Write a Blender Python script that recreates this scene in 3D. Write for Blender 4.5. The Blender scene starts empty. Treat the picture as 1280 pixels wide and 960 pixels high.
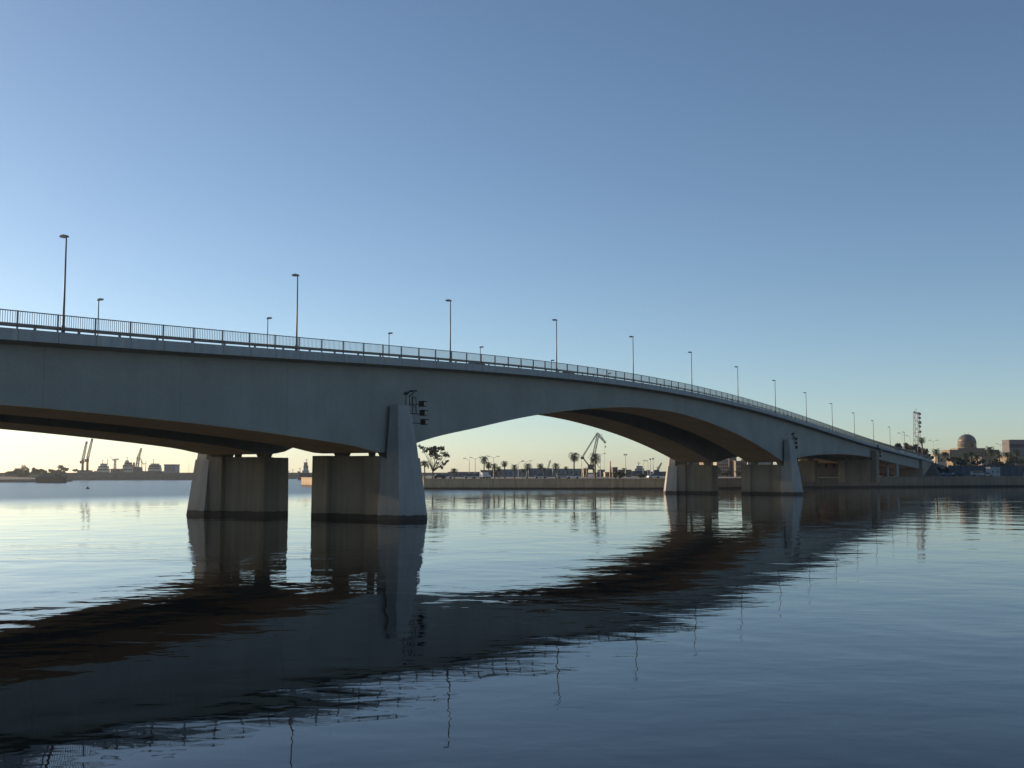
import bpy, bmesh, math, random
from mathutils import Vector, Matrix
R = math.radians
rnd = random.Random(7)
sc = bpy.context.scene
COL = sc.collection

# ------------------------------------------------------------------ camera
CAM_H, FPX, YH = 5.2, 1330.0, 590.5          # eye height, focal length and horizon in a 1280x960 frame
PITCH = math.atan((YH - 480) / FPX)
cam = bpy.data.cameras.new('camera')
cam.sensor_width = 36; cam.lens = 36 * FPX / 1280
cam.clip_start = 0.5; cam.clip_end = 12000
camo = bpy.data.objects.new('camera', cam); COL.objects.link(camo)
camo.location = (0, 0, CAM_H); camo.rotation_euler = (math.pi / 2 + PITCH, 0, 0)
sc.camera = camo

def at(x, y, Y):
    """world point at depth Y seen at photo pixel (x, y)"""
    cx, cy = (x - 640) / FPX, -(y - 480) / FPX
    r = (cx, math.cos(PITCH) - cy * math.sin(PITCH), math.sin(PITCH) + cy * math.cos(PITCH))
    k = Y / r[1]
    return Vector((r[0] * k, Y, CAM_H + r[2] * k))

# ------------------------------------------------------------------ materials
def nodes(m):
    m.use_nodes = True
    nt = m.node_tree
    return nt, nt.nodes['Principled BSDF']

def mat(name, col, rough=0.8, metal=0.0, var=0.25, scale=0.6, bump=0.0, col2=None, stretch=None, spec=0.3):
    """plain procedural material: two tones mixed by noise at two scales"""
    m = bpy.data.materials.new(name); nt, b = nodes(m)
    tc = nt.nodes.new('ShaderNodeTexCoord')
    mp = nt.nodes.new('ShaderNodeMapping'); nt.links.new(tc.outputs['Object'], mp.inputs[0])
    if stretch: mp.inputs['Scale'].default_value = stretch
    n = nt.nodes.new('ShaderNodeTexNoise'); n.inputs['Scale'].default_value = scale
    n.inputs['Detail'].default_value = 6; n.inputs['Roughness'].default_value = 0.65
    nt.links.new(mp.outputs[0], n.inputs['Vector'])
    r = nt.nodes.new('ShaderNodeValToRGB')
    c2 = col2 or tuple(c * (1 - var) for c in col)
    r.color_ramp.elements[0].position = 0.33; r.color_ramp.elements[1].position = 0.67
    r.color_ramp.elements[0].color = (*c2, 1); r.color_ramp.elements[1].color = (*col, 1)
    nt.links.new(n.outputs['Fac'], r.inputs[0]); nt.links.new(r.outputs[0], b.inputs['Base Color'])
    b.inputs['Roughness'].default_value = rough; b.inputs['Metallic'].default_value = metal
    b.inputs['Specular IOR Level'].default_value = spec
    if bump:
        bp = nt.nodes.new('ShaderNodeBump'); bp.inputs['Strength'].default_value = bump; bp.inputs['Distance'].default_value = 0.05
        nt.links.new(n.outputs['Fac'], bp.inputs['Height']); nt.links.new(bp.outputs[0], b.inputs['Normal'])
    return m

def concrete(name, base, panel=0.0, boards=None, wet=False, streak=0.35, jd=0.55):
    """weathered concrete: blotches, vertical run-off streaks, optional joints along local x and a wet band at the waterline"""
    m = bpy.data.materials.new(name); nt, b = nodes(m); N = nt.nodes; L = nt.links
    tc = N.new('ShaderNodeTexCoord')
    def noise(scale, sv, detail=6):
        mp = N.new('ShaderNodeMapping'); mp.inputs['Scale'].default_value = sv
        L.new(tc.outputs['Object'], mp.inputs[0])
        n = N.new('ShaderNodeTexNoise'); n.inputs['Scale'].default_value = scale; n.inputs['Detail'].default_value = detail
        n.inputs['Roughness'].default_value = 0.6
        L.new(mp.outputs[0], n.inputs['Vector']); return n.outputs['Fac']
    def math_(op, a, c):
        k = N.new('ShaderNodeMath'); k.operation = op
        for i, v in enumerate((a, c)):
            if isinstance(v, (int, float)): k.inputs[i].default_value = v
            else: L.new(v, k.inputs[i])
        return k.outputs[0]
    def rng(v, a, c, lo, hi):
        k = N.new('ShaderNodeMapRange'); L.new(v, k.inputs[0])
        for i, q in enumerate((a, c, lo, hi)): k.inputs[i + 1].default_value = q
        return k.outputs[0]
    f = rng(noise(0.16, (1, 1, 1)), 0.3, 0.7, 0.84, 1.08)
    f = math_('MULTIPLY', f, rng(noise(1.0, (1.3, 1.3, 0.06)), 0.35, 0.7, 1.06, 1.06 - streak))
    f = math_('MULTIPLY', f, rng(noise(6.0, (1, 1, 1)), 0.3, 0.7, 0.92, 1.06))
    if boards: f = math_('MULTIPLY', f, rng(noise(1.0, boards, 3), 0.3, 0.7, 0.8, 1.1))
    sx = N.new('ShaderNodeSeparateXYZ'); L.new(tc.outputs['Object'], sx.inputs[0])
    if panel:
        w = math_('PINGPONG', sx.outputs['X'], panel / 2)
        f = math_('MULTIPLY', f, rng(w, 0.03, 0.06, jd, 1.0))
    if wet:
        geo = N.new('ShaderNodeNewGeometry'); sg = N.new('ShaderNodeSeparateXYZ'); L.new(geo.outputs['Position'], sg.inputs[0])
        zz = math_('ADD', sg.outputs['Z'], rng(noise(1.5, (1, 1, 0.3)), 0.3, 0.7, -0.09, 0.09))
        f = math_('MULTIPLY', f, rng(zz, 0.5, 0.62, 0.16, 1.0))
        f = math_('MULTIPLY', f, rng(zz, 0.6, 1.9, 0.85, 1.0))
    mx = N.new('ShaderNodeMix'); mx.data_type = 'RGBA'; mx.blend_type = 'MULTIPLY'; mx.inputs[0].default_value = 1
    mx.inputs[6].default_value = (*base, 1)
    cb = N.new('ShaderNodeCombineColor'); [L.new(f, cb.inputs[i]) for i in range(3)]
    L.new(cb.outputs[0], mx.inputs[7]); L.new(mx.outputs[2], b.inputs['Base Color'])
    b.inputs['Roughness'].default_value = 0.85; b.inputs['Specular IOR Level'].default_value = 0.25
    bp = N.new('ShaderNodeBump'); bp.inputs['Strength'].default_value = 0.25; bp.inputs['Distance'].default_value = 0.04
    L.new(f, bp.inputs['Height']); L.new(bp.outputs[0], b.inputs['Normal'])
    return m

M = {}
M['girder'] = concrete('girder_concrete', (0.275, 0.265, 0.235), streak=0.06, panel=13.584, jd=0.82)
M['soffit'] = concrete('soffit_bounce_tint', (0.55, 0.41, 0.26), boards=(0.03, 2.5, 1.0), streak=0.1)  # warm, bright base colour imitates light thrown up from the water
M['fascia'] = concrete('fascia_concrete', (0.36, 0.36, 0.355), panel=3.396, streak=0.25)
M['pier'] = concrete('pier_concrete', (0.30, 0.245, 0.18), wet=True)
M['buttress'] = concrete('buttress_concrete', (0.35, 0.34, 0.315), wet=True, streak=0.2)
M['quaywall'] = concrete('quay_wall_concrete', (0.62, 0.43, 0.26), panel=9.0, wet=True, streak=0.3)
M['shorewall'] = concrete('shore_wall_brown', (0.27, 0.205, 0.145), panel=7.0, wet=True, streak=0.4)  # darker, browner base colour than the rest of the quay wall
M['shorepier'] = concrete('shore_pier_shaded', (0.27, 0.21, 0.145), streak=0.4)  # darker brown base stands in for the bridge's shade and water bounce
M['greywhite'] = mat('greyed_white_paint', (0.36, 0.37, 0.38), 0.6, var=0.2)
M['asphalt'] = mat('asphalt', (0.06, 0.06, 0.06), 0.9)
M['pave'] = mat('paving', (0.24, 0.22, 0.19), 0.9, scale=0.2)
M['earth'] = mat('earth', (0.15, 0.12, 0.085), 0.95, scale=0.15, var=0.5)
M['rock'] = mat('rock', (0.13, 0.12, 0.105), 0.9, scale=0.8, var=0.6, bump=0.5)
M['steel'] = mat('painted_steel', (0.15, 0.155, 0.16), 0.5, 0.3)
M['galv'] = mat('galvanised_steel', (0.24, 0.25, 0.26), 0.45, 0.6)
M['black'] = mat('black_housing', (0.018, 0.02, 0.022), 0.5)
M['lens'] = mat('lamp_glass', (0.55, 0.56, 0.55), 0.2, var=0.1)
M['rubber'] = mat('rubber', (0.015, 0.015, 0.015), 0.8)
M['glass'] = mat('dark_glass', (0.02, 0.025, 0.03), 0.08, spec=0.6)
M['white'] = mat('white_paint', (0.72, 0.71, 0.68), 0.5, var=0.12)
M['shipwhite'] = mat('ship_white_paint', (0.5, 0.49, 0.46), 0.55, var=0.3, stretch=(1, 1, .2), col2=(0.3, 0.25, 0.2))
M['silver'] = mat('silver_paint', (0.38, 0.39, 0.40), 0.35, 0.4, var=0.1)
M['carblack'] = mat('dark_car_paint', (0.02, 0.022, 0.028), 0.25, var=0.1)
M['carred'] = mat('red_car_paint', (0.22, 0.03, 0.025), 0.3, var=0.1)
M['carblue'] = mat('blue_car_paint', (0.03, 0.06, 0.14), 0.3, var=0.1)
M['carsand'] = mat('sand_car_paint', (0.38, 0.32, 0.23), 0.35, var=0.1)
M['hullblue'] = mat('blue_hull_paint', (0.035, 0.06, 0.11), 0.6, var=0.5)
M['hullred'] = mat('red_hull_paint', (0.14, 0.035, 0.03), 0.6, var=0.4)
M['hulldark'] = mat('dark_hull_paint', (0.03, 0.03, 0.034), 0.6, var=0.4)
M['orange'] = mat('orange_paint', (0.5, 0.16, 0.05), 0.6, var=0.3)
M['yellow'] = mat('yellow_crane_paint', (0.45, 0.28, 0.07), 0.6, var=0.35)
M['cranered'] = mat('crane_red_paint', (0.24, 0.05, 0.04), 0.6, var=0.35)
M['cranegrey'] = mat('crane_grey_paint', (0.07, 0.065, 0.06), 0.6, var=0.4)
M['shedblue'] = mat('blue_grey_cladding', (0.20, 0.235, 0.28), 0.6, stretch=(4, 4, .3), scale=1.5)
M['shedgrey'] = mat('grey_cladding', (0.16, 0.16, 0.165), 0.7, stretch=(4, 4, .3), scale=1.5)
M['shedbrown'] = mat('brown_render', (0.20, 0.14, 0.10), 0.85)
M['stone'] = mat('pale_limestone', (0.23, 0.175, 0.12), 0.85, scale=0.4, var=0.25)
M['render'] = mat('cream_render', (0.42, 0.35, 0.27), 0.85, scale=0.3, var=0.2)
M['render2'] = mat('pale_pink_render', (0.29, 0.21, 0.16), 0.85, scale=0.3, var=0.25)
M['greyrender'] = mat('grey_render', (0.15, 0.13, 0.13), 0.85, scale=0.3, var=0.2)
M['bluewall'] = mat('blue_painted_wall', (0.095, 0.105, 0.12), 0.8, scale=0.3, var=0.4)
M['dome'] = mat('dome_lead', (0.15, 0.12, 0.115), 0.5, 0.2, var=0.35, stretch=(1, 1, .3))
M['trunk'] = mat('bark', (0.13, 0.10, 0.075), 0.95, scale=3, var=0.5, bump=0.4)
M['whitetrunk'] = mat('limewashed_bark', (0.50, 0.45, 0.38), 0.9, scale=3)
M['palmtrunk'] = mat('palm_bark', (0.20, 0.15, 0.10), 0.95, scale=4, var=0.5, bump=0.4)
def leafmat(name, c, c2):
    m = mat(name, c, 0.65, col2=c2, scale=0.9, spec=0.25)
    return m
M['leaf_palm'] = leafmat('palm_leaf', (0.06, 0.075, 0.028), (0.03, 0.042, 0.016))
M['leaf_euc'] = leafmat('eucalyptus_leaf', (0.055, 0.06, 0.032), (0.03, 0.034, 0.018))
M['leaf_dark'] = leafmat('dark_leaf', (0.045, 0.055, 0.025), (0.022, 0.03, 0.013))
M['leaf_bush'] = leafmat('bush_leaf', (0.085, 0.12, 0.03), (0.045, 0.07, 0.018))
M['leaf_dusty'] = leafmat('dusty_leaf', (0.09, 0.07, 0.05), (0.05, 0.04, 0.03))

# ------------------------------------------------------------------ mesh builder
class MB:
    def __init__(s): s.v = []; s.f = []
    def add(s, vs, fs):
        o = len(s.v); s.v += [tuple(p) for p in vs]; s.f += [tuple(i + o for i in q) for q in fs]; return s
    def box(s, a, b):
        (x0, y0, z0), (x1, y1, z1) = a, b
        return s.hexa([(x0, y0, z0), (x1, y0, z0), (x1, y1, z0), (x0, y1, z0)], [(x0, y0, z1), (x1, y0, z1), (x1, y1, z1), (x0, y1, z1)])
    def cbox(s, c, d): return s.box([c[i] - d[i] / 2 for i in range(3)], [c[i] + d[i] / 2 for i in range(3)])
    def hexa(s, lo, hi):
        return s.add(list(lo) + list(hi), [(3, 2, 1, 0), (4, 5, 6, 7), (0, 1, 5, 4), (1, 2, 6, 5), (2, 3, 7, 6), (3, 0, 4, 7)])
    def tube(s, p, q, r0, r1=None, n=8):
        p, q = Vector(p), Vector(q); r1 = r0 if r1 is None else r1
        d = (q - p).normalized(); a = d.orthogonal().normalized(); b = d.cross(a)
        vs = []
        for c, r in ((p, r0), (q, r1)):
            vs += [c + (a * math.cos(2 * math.pi * k / n) + b * math.sin(2 * math.pi * k / n)) * r for k in range(n)]
        fs = [(k, (k + 1) % n, n + (k + 1) % n, n + k) for k in range(n)] + [tuple(reversed(range(n))), tuple(range(n, 2 * n))]
        return s.add(vs, fs)
    def lathe(s, prof, n=16, c=(0, 0, 0), cap=True):
        vs = [(c[0] + r * math.cos(2 * math.pi * k / n), c[1] + r * math.sin(2 * math.pi * k / n), c[2] + z) for r, z in prof for k in range(n)]
        fs = [(j * n + k, j * n + (k + 1) % n, (j + 1) * n + (k + 1) % n, (j + 1) * n + k) for j in range(len(prof) - 1) for k in range(n)]
        if cap: fs += [tuple(reversed(range(n))), tuple(range((len(prof) - 1) * n, len(prof) * n))]
        return s.add(vs, fs)
    def prism(s, poly, w, axis='y'):
        """2-D outline (x,z) extruded along y from -w/2 to w/2"""
        n = len(poly)
        vs = [(x, -w / 2, z) for x, z in poly] + [(x, w / 2, z) for x, z in poly]
        fs = [tuple(range(n)), tuple(reversed(range(n, 2 * n)))] + [(k, n + k, n + (k + 1) % n, (k + 1) % n) for k in range(n)]
        return s.add(vs, fs)
    def truss(s, p, q, w0, w1, bays, r):
        """square lattice boom between p and q"""
        p, q = Vector(p), Vector(q); d = (q - p).normalized()
        a = d.cross(Vector((0, 1, 0))).normalized() if abs(d.y) < .9 else Vector((1, 0, 0)); b = d.cross(a)
        rows = []
        for k in range(bays + 1):
            t = k / bays; c = p.lerp(q, t); w = (w0 + (w1 - w0) * t) / 2
            rows.append([c + a * w * i + b * w * j for i, j in ((1, 1), (1, -1), (-1, -1), (-1, 1))])
        for k in range(bays):
            for i in range(4):
                s.tube(rows[k][i], rows[k + 1][i], r, n=4)
                s.tube(rows[k][i], rows[k + 1][(i + 1) % 4] if k % 2 else rows[k + 1][i - 1], r * .7, n=4)
                s.tube(rows[k + 1][i], rows[k + 1][(i + 1) % 4], r * .7, n=4)
        return s
    def leaves(s, c, rad, n, size, shell=0.35):
        for _ in range(n):
            while True:
                p = Vector((rnd.uniform(-1, 1), rnd.uniform(-1, 1), rnd.uniform(-1, 1)))
                if shell < p.length <= 1: break
            o = Vector((c[0] + p.x * rad[0], c[1] + p.y * rad[1], c[2] + p.z * rad[2]))
            u = Vector((rnd.gauss(0, 1), rnd.gauss(0, 1), rnd.gauss(0, .7))).normalized()
            w = u.orthogonal().normalized(); w = (Matrix.Rotation(rnd.uniform(0, 6.28), 3, u) @ w) * .55
            z = size * rnd.uniform(.6, 1.3)
            s.add([o - u * z, o + w * z, o + u * z, o - w * z], [(0, 1, 2, 3)])
        return s
    def build(s, name, m, parent=None, smooth=False):
        me = bpy.data.meshes.new(name); me.from_pydata(s.v, [], s.f); me.update()
        if smooth:
            for p in me.polygons: p.use_smooth = True
        me.materials.append(m)
        o = bpy.data.objects.new(name, me); COL.objects.link(o)
        if parent: o.parent = parent
        return o

def tag(o, label=None, cat=None, group=None, kind=None):
    if label: o['label'] = label
    if cat: o['category'] = cat
    if group: o['group'] = group
    if kind: o['kind'] = kind
    return o
def thing(name, loc, label, cat, rz=0, group=None):
    o = bpy.data.objects.new(name, None); COL.objects.link(o)
    o.empty_display_size = .5; o.location = loc; o.rotation_euler = (0, 0, rz)
    return tag(o, label, cat, group)
def dup(root, loc, label, rz=0, scale=None, group=None):
    c = root.copy(); COL.objects.link(c); c.location = loc; c.rotation_euler = (0, 0, rz); c['label'] = label
    if scale: c.scale = scale if hasattr(scale, '__len__') else (scale,) * 3
    if group: c['group'] = group
    def rec(src, dst):
        for ch in list(src.children):
            d = ch.copy(); COL.objects.link(d); d.parent = dst; rec(ch, d)
    rec(root, c)
    return c

# ------------------------------------------------------------------ bridge geometry
PSI = 0.52384; X0, Y0 = -34.32, 80.0          # first lamp on the near edge; axis s runs away to the right, t across to the far edge
LAMP = 27.169; W = 29.8
BROT = math.pi / 2 - PSI
def st(s, t, z=0): return Vector((X0 + s * math.sin(PSI) - t * math.cos(PSI), Y0 + s * math.cos(PSI) + t * math.sin(PSI), z))
PC = [-0.1304, 1.3728, -4.5729, 3.3269, 4.1105, 15.797]
def zd(s):
    """height of the deck edge along the bridge"""
    def p(u): 
        r = 0
        for c in PC: r = r * u + c
        return r
    if s < 0: return 15.797 + 0.0411 * s
    if s > 400: return p(4.0) - 0.043 * (s - 400)
    return p(s / 100)
KN = [(-170, 4.6), (-100, 7.6), (-53, 9.5), (-30, 10.25), (-3.5, 10.17), (11.4, 9.71), (20.9, 9.25), (32.2, 8.5), (37.6, 8.05), (43, 7.4), (46.5, 7.75),
      (48.4, 8.4), (63.2, 10.99), (77.1, 13.07), (94.4, 14.92), (110, 16.0), (122, 16.25), (130, 16.18), (143.6, 15.5), (166, 13.36), (184, 10.8), (197.5, 8.42), (201.5, 7.75), (206, 7.95),
      (212, 8.7), (225.8, 9.56), (250, 10.32), (270, 10.5), (291, 10.3), (303, 9.9), (346.6, 8.3), (386, 6.9), (440, 5.0)]
def zb(s):
    """height of the girder soffit (cubic through the knots)"""
    for k in range(len(KN) - 1):
        if s <= KN[k + 1][0] or k == len(KN) - 2: break
    def slope(i):
        if i <= 0: return (KN[1][1] - KN[0][1]) / (KN[1][0] - KN[0][0])
        if i >= len(KN) - 1: return (KN[-1][1] - KN[-2][1]) / (KN[-1][0] - KN[-2][0])
        a = (KN[i][1] - KN[i - 1][1]) / (KN[i][0] - KN[i - 1][0]); b = (KN[i + 1][1] - KN[i][1]) / (KN[i + 1][0] - KN[i][0])
        return 0 if a * b < 0 and abs(a - b) > .1 else (a + b) / 2
    (xa, ya), (xb, yb) = KN[k], KN[k + 1]; h = xb - xa; u = (s - xa) / h
    return (2*u**3 - 3*u*u + 1) * ya + (u**3 - 2*u*u + u) * h * slope(k) + (3*u*u - 2*u**3) * yb + (u**3 - u*u) * h * slope(k + 1)
S0, S1 = -160.0, 418.0
def frange(a, b, d):
    n = max(1, int(round((b - a) / d))); return [a + (b - a) * i / n for i in range(n + 1)]
def sweep(mb, sec, a, b, d=2.0):
    """sweep a (t, z) section given by sec(s) along the bridge from s=a to s=b"""
    ss = frange(a, b, d); rows = [sec(s) for s in ss]; n = len(rows[0])
    vs = [(s, t, z) for s, row in zip(ss, rows) for t, z in row]
    fs = [(j * n + k, (j + 1) * n + k, (j + 1) * n + (k + 1) % n, j * n + (k + 1) % n) for j in range(len(ss) - 1) for k in range(n)]
    fs += [tuple(range(n)), tuple(reversed(range((len(ss) - 1) * n, len(ss) * n)))]
    return mb.add(vs, fs)
bridge = thing('road_bridge', st(0, 0), 'long grey concrete road bridge arching over the harbour on paired piers', 'bridge', BROT)
def band(t0, t1, a, b): return lambda s: [(t0, zd(s) + a), (t1, zd(s) + a), (t1, zd(s) + b), (t0, zd(s) + b)]
sweep(MB(), band(0.28, W - 0.28, -0.62, -0.16), S0, S1).build('deck', M['girder'], bridge)
sweep(MB(), band(2.4, W - 2.4, -0.158, -0.10), S0, S1).build('road_surface', M['asphalt'], bridge)
for t0, t1 in ((0.29, 2.396), (W - 2.396, W - 0.29)):
    sweep(MB(), band(t0, t1, -0.157, -0.01), S0, S1).build('footway', M['fascia'], bridge)
sweep(MB(), band(W / 2 - .5, W / 2 + .5, -0.097, 0.12), S0, S1).build('median_kerb', M['fascia'], bridge)
for t0, t1 in ((0.0, 0.28), (W - 0.28, W)):
    sweep(MB(), band(t0, t1, -0.86, 0.0), S0, S1).build('edge_fascia', M['fascia'], bridge)
def boxgirder(t0, t1):
    def sec(s):
        return [(t0, zb(s)), (t1, zb(s)), (t1, zd(s) - 1.05), (t1 + 1.15, zd(s) - 0.622), (t0 - 1.15, zd(s) - 0.622), (t0, zd(s) - 1.05)]
    g = sweep(MB(), sec, S0, S1, 1.6).build('box_girder', M['girder'], bridge)
    # board-marked underside, tinted for light bounced off the water, a thin slab just below the box
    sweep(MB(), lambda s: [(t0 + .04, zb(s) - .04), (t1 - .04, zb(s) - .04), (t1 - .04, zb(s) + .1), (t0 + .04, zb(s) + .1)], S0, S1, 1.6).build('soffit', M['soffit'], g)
boxgirder(1.6, 10.6); boxgirder(19.2, 28.2)

def pier(sc_, ztop, base, fin_top, pm=None, slim=False):
    """a pier line: two wall blocks with pilasters, bearings, and a tapered buttress outside each girder"""
    pm = pm or M['pier']
    pr = bpy.data.objects.new('pier', None); COL.objects.link(pr); pr.parent = bridge; pr.location = (sc_, 0, 0)
    for (a, b) in ((1.75, 11.6), (18.9, 28.1)):
        m = MB(); T = 2.05
        for (p, q, w, zt) in ((a, a + 2.0, T, ztop - .12), (b - 2.2, b, T, ztop), (a + 2.0, b - 2.2, T - .5, ztop - .04)):
            m.hexa([(-w - .15, p, base), (w + .15, p, base), (w + .15, q, base), (-w - .15, q, base)], [(-w, p, zt), (w, p, zt), (w, q, zt), (-w, q, zt)])
        blk = m.build('pier_block', pm, pr)
        gt = zb(sc_)
        for c, w in (((8.9, .8), (2.6, .75), (4.6, .1)) if a < 10 else ((20.9, .8), (27.2, .75), (25.2, .1))):
            bm_ = MB().hexa([(-.5, c - w * .7, ztop - .25), (.5, c - w * .7, ztop - .2), (.5, c + w * .7, ztop - .2), (-.5, c + w * .7, ztop - .2)],
                            [(-.6, c - w * 1.3, gt + .35), (.6, c - w * 1.3, gt + .35), (.6, c + w * 1.3, gt + .35), (-.6, c + w * 1.3, gt + .35)])
            bm_.build('bearing', pm, blk)
    for sgn, tc in ((1, 0.0), (-1, W)):
        y = lambda t: tc + sgn * t
        m = MB()
        def fr(z0, z1, u0, u1, ti, grow=0.0):
            """pointed-nose section: half width, shoulder and nose all taper from the waterline (u=0) to the head (u=1)"""
            rows = []
            for z, u in ((z0, u0), (z1, u1)):
                a = 2.6 - 1.3 * u + grow; sh = -1.1 + 1.15 * u - grow; no = -2.65 + 2.1 * u - grow
                if slim: a, sh, no = 1.0 + grow, -.2, -.75
                rows += [(x, y(t), z) for x, t in ((-a, ti), (a, ti), (a, sh), (.25, no), (-.25, no), (-a, sh))]
            m.add(rows, [tuple(range(6)), tuple(range(11, 5, -1))] + [(k, (k + 1) % 6, 6 + (k + 1) % 6, 6 + k) for k in range(6)])
        zm = min(ztop - .3, fin_top - 2); g = max(0.0, base)
        U = lambda z: (z - g) / (fin_top - g)
        fr(base, zm, U(base), U(zm), 1.74, .12)
        fr(zm, fin_top, U(zm), 1.0, 1.12)
        m.build('buttress', pm if slim else M['buttress'], pr)
    return pr
pier(-53, 8.6, -2.5, 12.6)
pier(44.8, 7.1, -2.5, 12.7)
pier(201.8, 7.1, -2.5, 13.0)
pier(301.5, 9.2, 2.0, 12.2, M['shorepier'], True)
for sgn, tc in ((1, 0), (-1, W)):
    for a in (1.9, 5.2, 9.4):
        t = tc + sgn * a
        MB().lathe([(.55, 2.0), (.55, zb(346.6) + .15)], 12, (346.6, t, 0)).build('column', M['fascia'], bridge, True)
# abutment at the far end with flared wing walls
m = MB().hexa([(392, .4, 2), (S1, .4, 2), (S1, W - .4, 2), (392, W - .4, 2)], [(392, .4, zd(392) - .9), (S1, .4, zd(S1) - .9), (S1, W - .4, zd(S1) - .9), (392, W - .4, zd(392) - .9)])
m.build('abutment', M['pier'], bridge)
m = MB().hexa([(-176, .4, 1), (-150, .4, 1), (-150, W - .4, 1), (-176, W - .4, 1)], [(-176, .4, zd(-176) - .9), (-150, .4, zd(-150) - .9), (-150, W - .4, zd(-150) - .9), (-176, W - .4, zd(-176) - .9)])
m.build('abutment', M['pier'], bridge)

# ---- railings and crash barriers (one run per expansion joint)
PAN = LAMP / 8
runs = [('approach', -47 * PAN, 13 * PAN), ('main', 13 * PAN, 60 * PAN), ('shore', 60 * PAN, 122 * PAN)]
def railing(a, b, t, label, grp):
    org = st(a, t, zd(a)); r = thing('bridge_railing', org, label, 'railing', BROT, grp)
    z0 = zd(a)
    def strip(name, ta, tb, za, zb_):
        m = MB(); sweep(m, lambda s: [(ta, zd(s) + za - z0), (tb, zd(s) + za - z0), (tb, zd(s) + zb_ - z0), (ta, zd(s) + zb_ - z0)], a, b, PAN)
        m.v = [(x - a, y, z) for x, y, z in m.v]; m.build(name, M['steel'], r)
    strip('top_rail', -.045, .045, 1.28, 1.35); strip('bottom_rail', -.03, .03, .36, .42)
    m = MB(); n = int(round((b - a) / PAN))
    for k in range(n):
        for j in range(1, 17):
            s = a + (k + j / 17) * PAN
            # bar heights follow the straight rail between two posts
            za = zd(a + k * PAN); zb_ = zd(a + (k + 1) * PAN); zz = za + (zb_ - za) * j / 17 - z0
            m.cbox((s - a, 0, zz + .85), (.03, .03, .86))
    m.build('balusters', M['steel'], r)
    me = None
    for k in range(n):
        s = a + k * PAN
        if me is None:
            o = MB().cbox((0, 0, .68), (.1, .1, 1.36)).build('post', M['steel'], r); me = o.data
        else:
            o = bpy.data.objects.new('post', me); COL.objects.link(o); o.parent = r
        o.location = (s - a, 0, zd(s) - z0)
def barrier(a, b, t, label, grp):
    org = st(a, t, zd(a)); r = thing('crash_barrier', org, label, 'crash barrier', BROT, grp); z0 = zd(a)
    m = MB(); sweep(m, lambda s: [(-.06, zd(s) + .17 - z0), (.02, zd(s) + .17 - z0), (.06, zd(s) + .22 - z0), (.02, zd(s) + .27 - z0), (.06, zd(s) + .32 - z0), (.02, zd(s) + .38 - z0), (-.06, zd(s) + .38 - z0)], a, b, 4)
    m.v = [(x - a, y, z) for x, y, z in m.v]; m.build('beam', M['steel'], r)
    n = int((b - a) / 3.85); me = None
    for k in range(n + 1):
        s = a + k * 3.85
        if me is None:
            o = MB().cbox((0, -.02, .17), (.2, .1, .5)).build('post', M['steel'], r); me = o.data
        else:
            o = bpy.data.objects.new('post', me); COL.objects.link(o); o.parent = r
        o.location = (s - a, 0, zd(s) - z0)
LB = {'approach': 'left of the near pier', 'main': 'over the main arch', 'shore': 'on the ramp down to the town'}
for nm, a, b in runs:
    railing(a, b, 0.16, 'dark steel bar railing on the near bridge edge ' + LB[nm], 'bridge railings')
    railing(a, b, W - 0.16, 'dark steel bar railing on the far bridge edge ' + LB[nm], 'bridge railings')
    barrier(a, b, 0.42, 'low steel crash barrier behind the near railing ' + LB[nm], 'crash barriers')

# ---- lamp posts
def lamp_proto(label, cat='street lamp'):
    r = thing('street_lamp', (0, 0, 0), label, cat, 0, 'lamp posts along the bridge')
    MB().lathe([(.15, 0), (.15, .5), (.095, .55), (.08, 3.6), (.055, 7.35)], 10).build('pole', M['steel'], r, True)
    MB().prism([(-.1, 7.34), (.15, 7.40), (.6, 7.42), (.66, 7.47), (.6, 7.56), (.2, 7.6), (-.08, 7.5)], .3).build('lamp_head', M['steel'], r)
    MB().prism([(.2, 7.34), (.54, 7.37), (.56, 7.415), (.18, 7.40)], .24).build('lens', M['lens'], r)
    return r
ords = ['leftmost and nearest', 'second', 'third', 'fourth', 'fifth', 'sixth', 'seventh', 'eighth', 'ninth', 'tenth', 'eleventh', 'twelfth', 'thirteenth', 'fourteenth', 'fifteenth']
lp = None
for i in range(0, 15):
    s = i * LAMP + {0: .45, 1: -.42, 2: -.33}.get(i, 0); lab = 'tall grey lamp post on the near bridge railing, ' + (ords[i] + ' from the left' if i else 'leftmost of its row')
    if lp is None: lp = lamp_proto(lab); lp.location = st(s, .12, zd(s)); lp.rotation_euler = (0, 0, BROT + math.pi / 2)
    else: dup(lp, st(s, .12, zd(s)), lab, BROT + math.pi / 2)
for i in range(1, 7):
    s = i * LAMP; lab = 'lamp post rising behind the deck from the far bridge edge, ' + ('leftmost of its row' if i == 1 else ords[i - 1] + ' from the left')
    dup(lp, st(s, W - .12, zd(s)), lab, BROT - math.pi / 2)

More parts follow.
